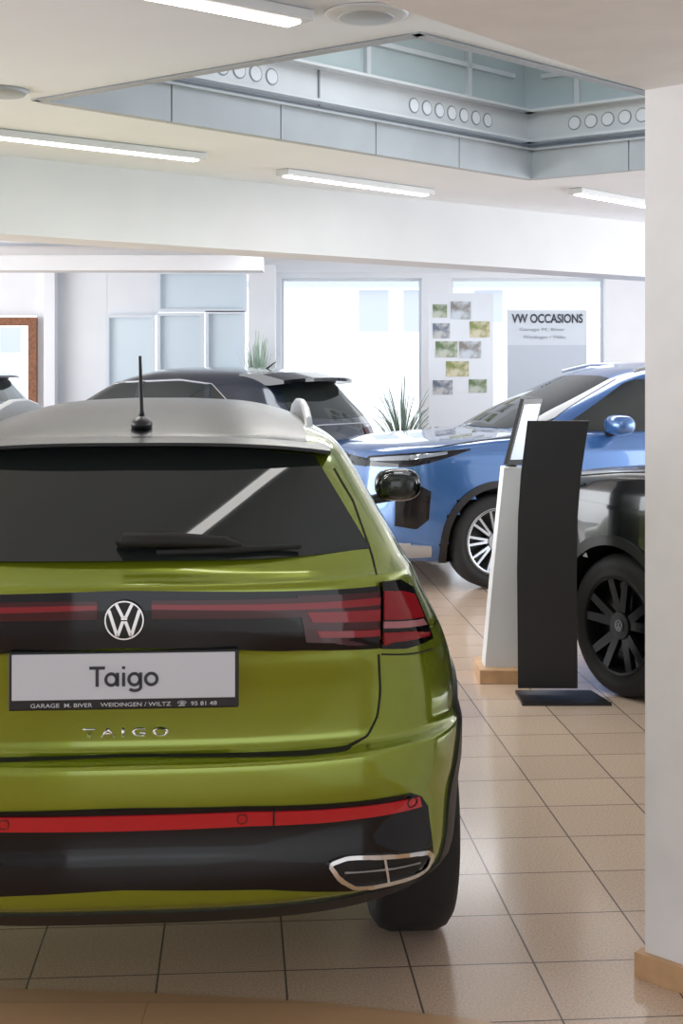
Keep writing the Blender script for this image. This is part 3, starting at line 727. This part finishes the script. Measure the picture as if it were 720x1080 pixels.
def fixture(a,b,w=.10):
    a=Vector(a);b=Vector(b); c=(a+b)/2; r=math.atan2((b-a).y,(b-a).x); ln=(b-a).length
    o=box('ceiling_light',(c.x,c.y,CZ-.019),(ln,w,.034),M['steelw'],None,r,.004)
    top(o,'slim linear ceiling light with white diffuser','ceiling light','linear ceiling lights')
    box('diffuser',(0,0,-.020),(ln-.06,w*.5,.008),M['tube'],o)
    return o
def cp(px,py): 
    d=F*(CZ-H)/(YH-py); return ((px-360)/F*d,d)
fixture(cp(100,-30),cp(318,14),.13)
fixture((-.65,3.22),(.35,4.03),.09)
fixture(cp(-60,130),cp(212,162))
fixture(cp(297,178),cp(452,200))
fixture(cp(606,198),cp(735,222))
vx,vy=cp(2,95)
v_=tube('ceiling_vent',[(vx,vy,CZ-.02),(vx,vy,CZ-.001)],[.09,.11],M['steel'],None,24); top(v_,'small round metal ceiling vent','vent')
vx,vy=cp(386,14)
v_=tube('ceiling_fitting',[(vx,vy,CZ-.014),(vx,vy,CZ-.008),(vx,vy,CZ-.001)],[.11,.13,.135],M['steelw'],None,32); top(v_,'flat round pale ceiling fitting','ceiling fitting')
q_=tube('inner_ring',[(vx,vy,CZ-.017),(vx,vy,CZ-.013)],[.085,.09],M['steel'],None,32); q_.parent=v_

# ---------- display stand (black)
dk=6.76
st=empty('display_stand',(W(583,735,dk).x,dk,0)); top(st,'black angular display stand on a flat base plate','display stand')
def loc(px,py,d=dk): v=W(px,py,d); return (v.x-st.location.x,v.z)
out=[loc(556,444),loc(621,444),loc(617,470),loc(612,505),loc(609,545),loc(608,600),loc(609,726),loc(546,726),loc(545,600),loc(546,545),loc(549,500),loc(553,468)]
n=len(out); th=.06
V=[(x,0,max(z,.012)) for x,z in out]+[(x+.01,th,max(z,.012)) for x,z in out]
Fc=[tuple(range(n)),tuple(range(2*n-1,n-1,-1))]+[(i,(i+1)%n,n+(i+1)%n,n+i) for i in range(n)]
o=meshobj('panel',V,Fc,M['plastic'],st); fixn(o)
prism('base_plate',[(-.17,-.17),(.25,-.17),(.20,.10),(-.17,.10)],0,.014,M['plastic'],st)
# ---------- information kiosk
ik=7.22
kk=empty('information_kiosk',(W(528,715,ik).x,ik,0)); top(kk,'white information kiosk with tilted tablet and wooden base','kiosk')
def kl(px,py,d=ik): v=W(px,py,d); return (v.x-kk.location.x,v.z)
box('base',(.01,0,.035),(.27,.34,.07),M['wood'],kk,0,.004)
pl=[kl(529,492),kl(554,492),kl(549,600),kl(550,700),kl(509,700),kl(518,600)]
V=[(x,-.10,max(z,.07)) for x,z in pl]+[(x,.06,max(z,.07)) for x,z in pl]
o=meshobj('column',V,[tuple(range(6)),tuple(range(11,5,-1))]+[(i,(i+1)%6,6+(i+1)%6,6+i) for i in range(6)],M['white'],kk); fixn(o)
def slab(name,quad,thick,m,parent):
    q=[Vector(p) for p in quad]; nrm=(q[1]-q[0]).cross(q[3]-q[0]).normalized()
    V=q+[p+nrm*thick for p in q]
    o=meshobj(name,V,[(0,1,2,3),(7,6,5,4)]+[(i,(i+1)%4,4+(i+1)%4,4+i) for i in range(4)],m,parent); fixn(o); return o,nrm,q
a=kl(528,488);b=kl(546,420);c_=kl(572,420);d_=kl(556,490)
q=[(a[0],-.12,a[1]),(d_[0],.10,d_[1]),(c_[0],.12,c_[1]),(b[0],-.10,b[1])]
tb,nrm,qq=slab('tablet',q,.02,M['plastic'],kk)
ctr=sum(qq,Vector())/4
q2=[ctr+(p-ctr)*.84 for p in qq]
slab('screen',[tuple(p+nrm*.0205) for p in q2],.002,M['screen'],tb)
tube('holder',[(kl(540,480)[0],0,kl(540,480)[1]),(kl(538,500)[0],0,kl(538,500)[1])],.03,M['plastic'],kk)

# ---------- notice board
nd=13.9
nb=empty('notice_board',(W(486,400,nd).x,nd,0)); top(nb,'white free-standing notice board with colour photos pinned on','notice board')
def nl(px,py): v=W(px,py,nd); return (v.x-nb.location.x,v.z)
x0,z1=nl(452,309); x1,z0=nl(520,450)
box('panel',((x0+x1)/2,0,(z0+z1)/2),(x1-x0,.03,z1-z0),M['board'],nb)
for sx in (x0+.08,x1-.08):
    box('leg',(sx,.0,z0/2),(.04,.04,z0),M['silver'],nb)
for i,(a,b,c,d) in enumerate(((456,471,321,335),(475,496,318,337),(495,516,339,356),(456,474,341,357),(459,482,360,377),(484,507,360,378),(470,494,381,397),(456,477,401,416),(494,513,400,414))):
    u=nl(a,c); v=nl(b,d)
    ph=box('photo',((u[0]+v[0])/2,-.018,(u[1]+v[1])/2),(v[0]-u[0],.004,u[1]-v[1]),PH[i%4],nb)
# ---------- sign
sg=empty('advertising_sign',(W(576,400,13.9).x,13.9,0)); top(sg,'pale grey free-standing sign with dark lettering','sign')
def sl(px,py): v=W(px,py,13.9); return (v.x-sg.location.x,v.z)
x0,z1=sl(535,327); x1,z0=sl(618,364)
box('header',((x0+x1)/2,0,(z0+z1)/2),(x1-x0,.05,z1-z0),M['signlight'],sg)
box('panel',((x0+x1)/2,0,z0/2),(x1-x0,.05,z0),M['signgrey'],sg)
text('lettering','VW OCCASIONS',(x1-x0)*.90,.09,((x0+x1)/2,-.03,sl(0,336)[1]),M['ink'],sg,bold=.022)
text('small_lettering','Garage M. Biver',.45,.04,((x0+x1)/2-.05,-.03,sl(0,348)[1]),M['steeld'],sg,bold=.0)
text('small_lettering','Weidingen / Wiltz',.42,.04,((x0+x1)/2-.03,-.03,sl(0,356)[1]),M['steeld'],sg,bold=.0)

# ---------- plants
def plant(name,loc,h,n,lean,m,lab,w=.02,stem=.0):
    e=empty(name,loc); top(e,lab,'plant')
    V=[];Fc=[]
    N=20
    prof=[(.13,0),(.17,.28),(.185,.28),(.185,.31),(.15,.31),(.02,.27)]
    for i in range(N):
        a=2*math.pi*i/N
        for r,z in prof: V.append((r*math.cos(a),r*math.sin(a),z))
    k=len(prof)
    for i in range(N):
        for j in range(k-1): Fc.append((i*k+j,((i+1)%N)*k+j,((i+1)%N)*k+j+1,i*k+j+1))
    meshobj('pot',V,Fc,M['pot'],e,True)
    if stem>0: tube('stem',[(0,0,.25),(.02,0,.3+stem)],.03,M['brown'],e)
    V=[];Fc=[]
    for i in range(n):
        az_=random.uniform(0,2*math.pi); ln=h*random.uniform(.6,1); le=lean*random.uniform(.3,1.1)
        b=len(V); zb_=.28+stem*random.uniform(.6,1)
        d=Vector((math.cos(az_),math.sin(az_),0)); q=Vector((-d.y,d.x,0))
        for t in range(7):
            u=t/6; p=d*(le*ln*u**1.5)+Vector((0,0,zb_+ln*(u-.6*le*u**2.5)))
            ww=w*(math.sin(math.pi*min(1,u*.8+.18)))+.001
            V.append(p+q*ww); V.append(p-q*ww)
        for t in range(6): Fc.append((b+2*t,b+2*t+1,b+2*t+3,b+2*t+2))
    meshobj('leaves',V,Fc,m,e)
    return e
plant('potted_palm',(X(424,14.95),14.95,0),1.35,80,.62,M['leaf'],'spiky potted palm by the window',.007,.25)
plant('potted_plant',(X(272,14.55),14.55,0),1.3,90,.17,M['leafp'],'tall pale green potted plant beside the column',.014,.55)

# ---------- lights / world
w=bpy.data.worlds.new('world'); scene.world=w; w.use_nodes=True
bg=w.node_tree.nodes['Background']; bg.inputs['Color'].default_value=(.90,.95,1,1); bg.inputs['Strength'].default_value=1.2
def area(loc,rot,sx,sy,e,c=(1,1,1)):
    l=bpy.data.lights.new('lamp','AREA'); l.shape='RECTANGLE'; l.size=sx; l.size_y=sy; l.energy=e; l.color=c
    o=bpy.data.objects.new('fill_light',l); o.location=loc; o.rotation_euler=rot; col.objects.link(o); return o
area((-1,5.2,2.6),(0,0,math.radians(35)),1.4,.12,18,(1,.97,.92))
area((.2,7.2,2.6),(0,0,math.radians(35)),1.4,.12,14,(1,.97,.92))
area((1.5,11.9,2.64),(0,0,0),4.5,.8,45,(.95,.97,1))  # added fill to brighten the back area, no fixture there
area((.9,6.4,3.5),(0,0,0),1.4,1.4,14,(.9,.95,1))
area((-7.5,8.5,1.3),(0,math.radians(-90),0),2.4,9,320,(.94,.97,1))  # added panel in place of unseen left windows, brightens the room
area((7.5,10,1.3),(0,math.radians(90),0),2.4,9,230,(.94,.97,1))  # added matching panel on the right, imitates window light from out of view

cam=bpy.data.cameras.new('camera'); co=bpy.data.objects.new('camera',cam); col.objects.link(co)
co.location=(0,0,H); co.rotation_euler=(math.pi/2,0,0)
cam.sensor_fit='VERTICAL'; cam.sensor_height=36; cam.lens=F/1080*36; cam.shift_y=-(540-YH)/1080
cam.clip_start=.05; cam.clip_end=200
scene.camera=co
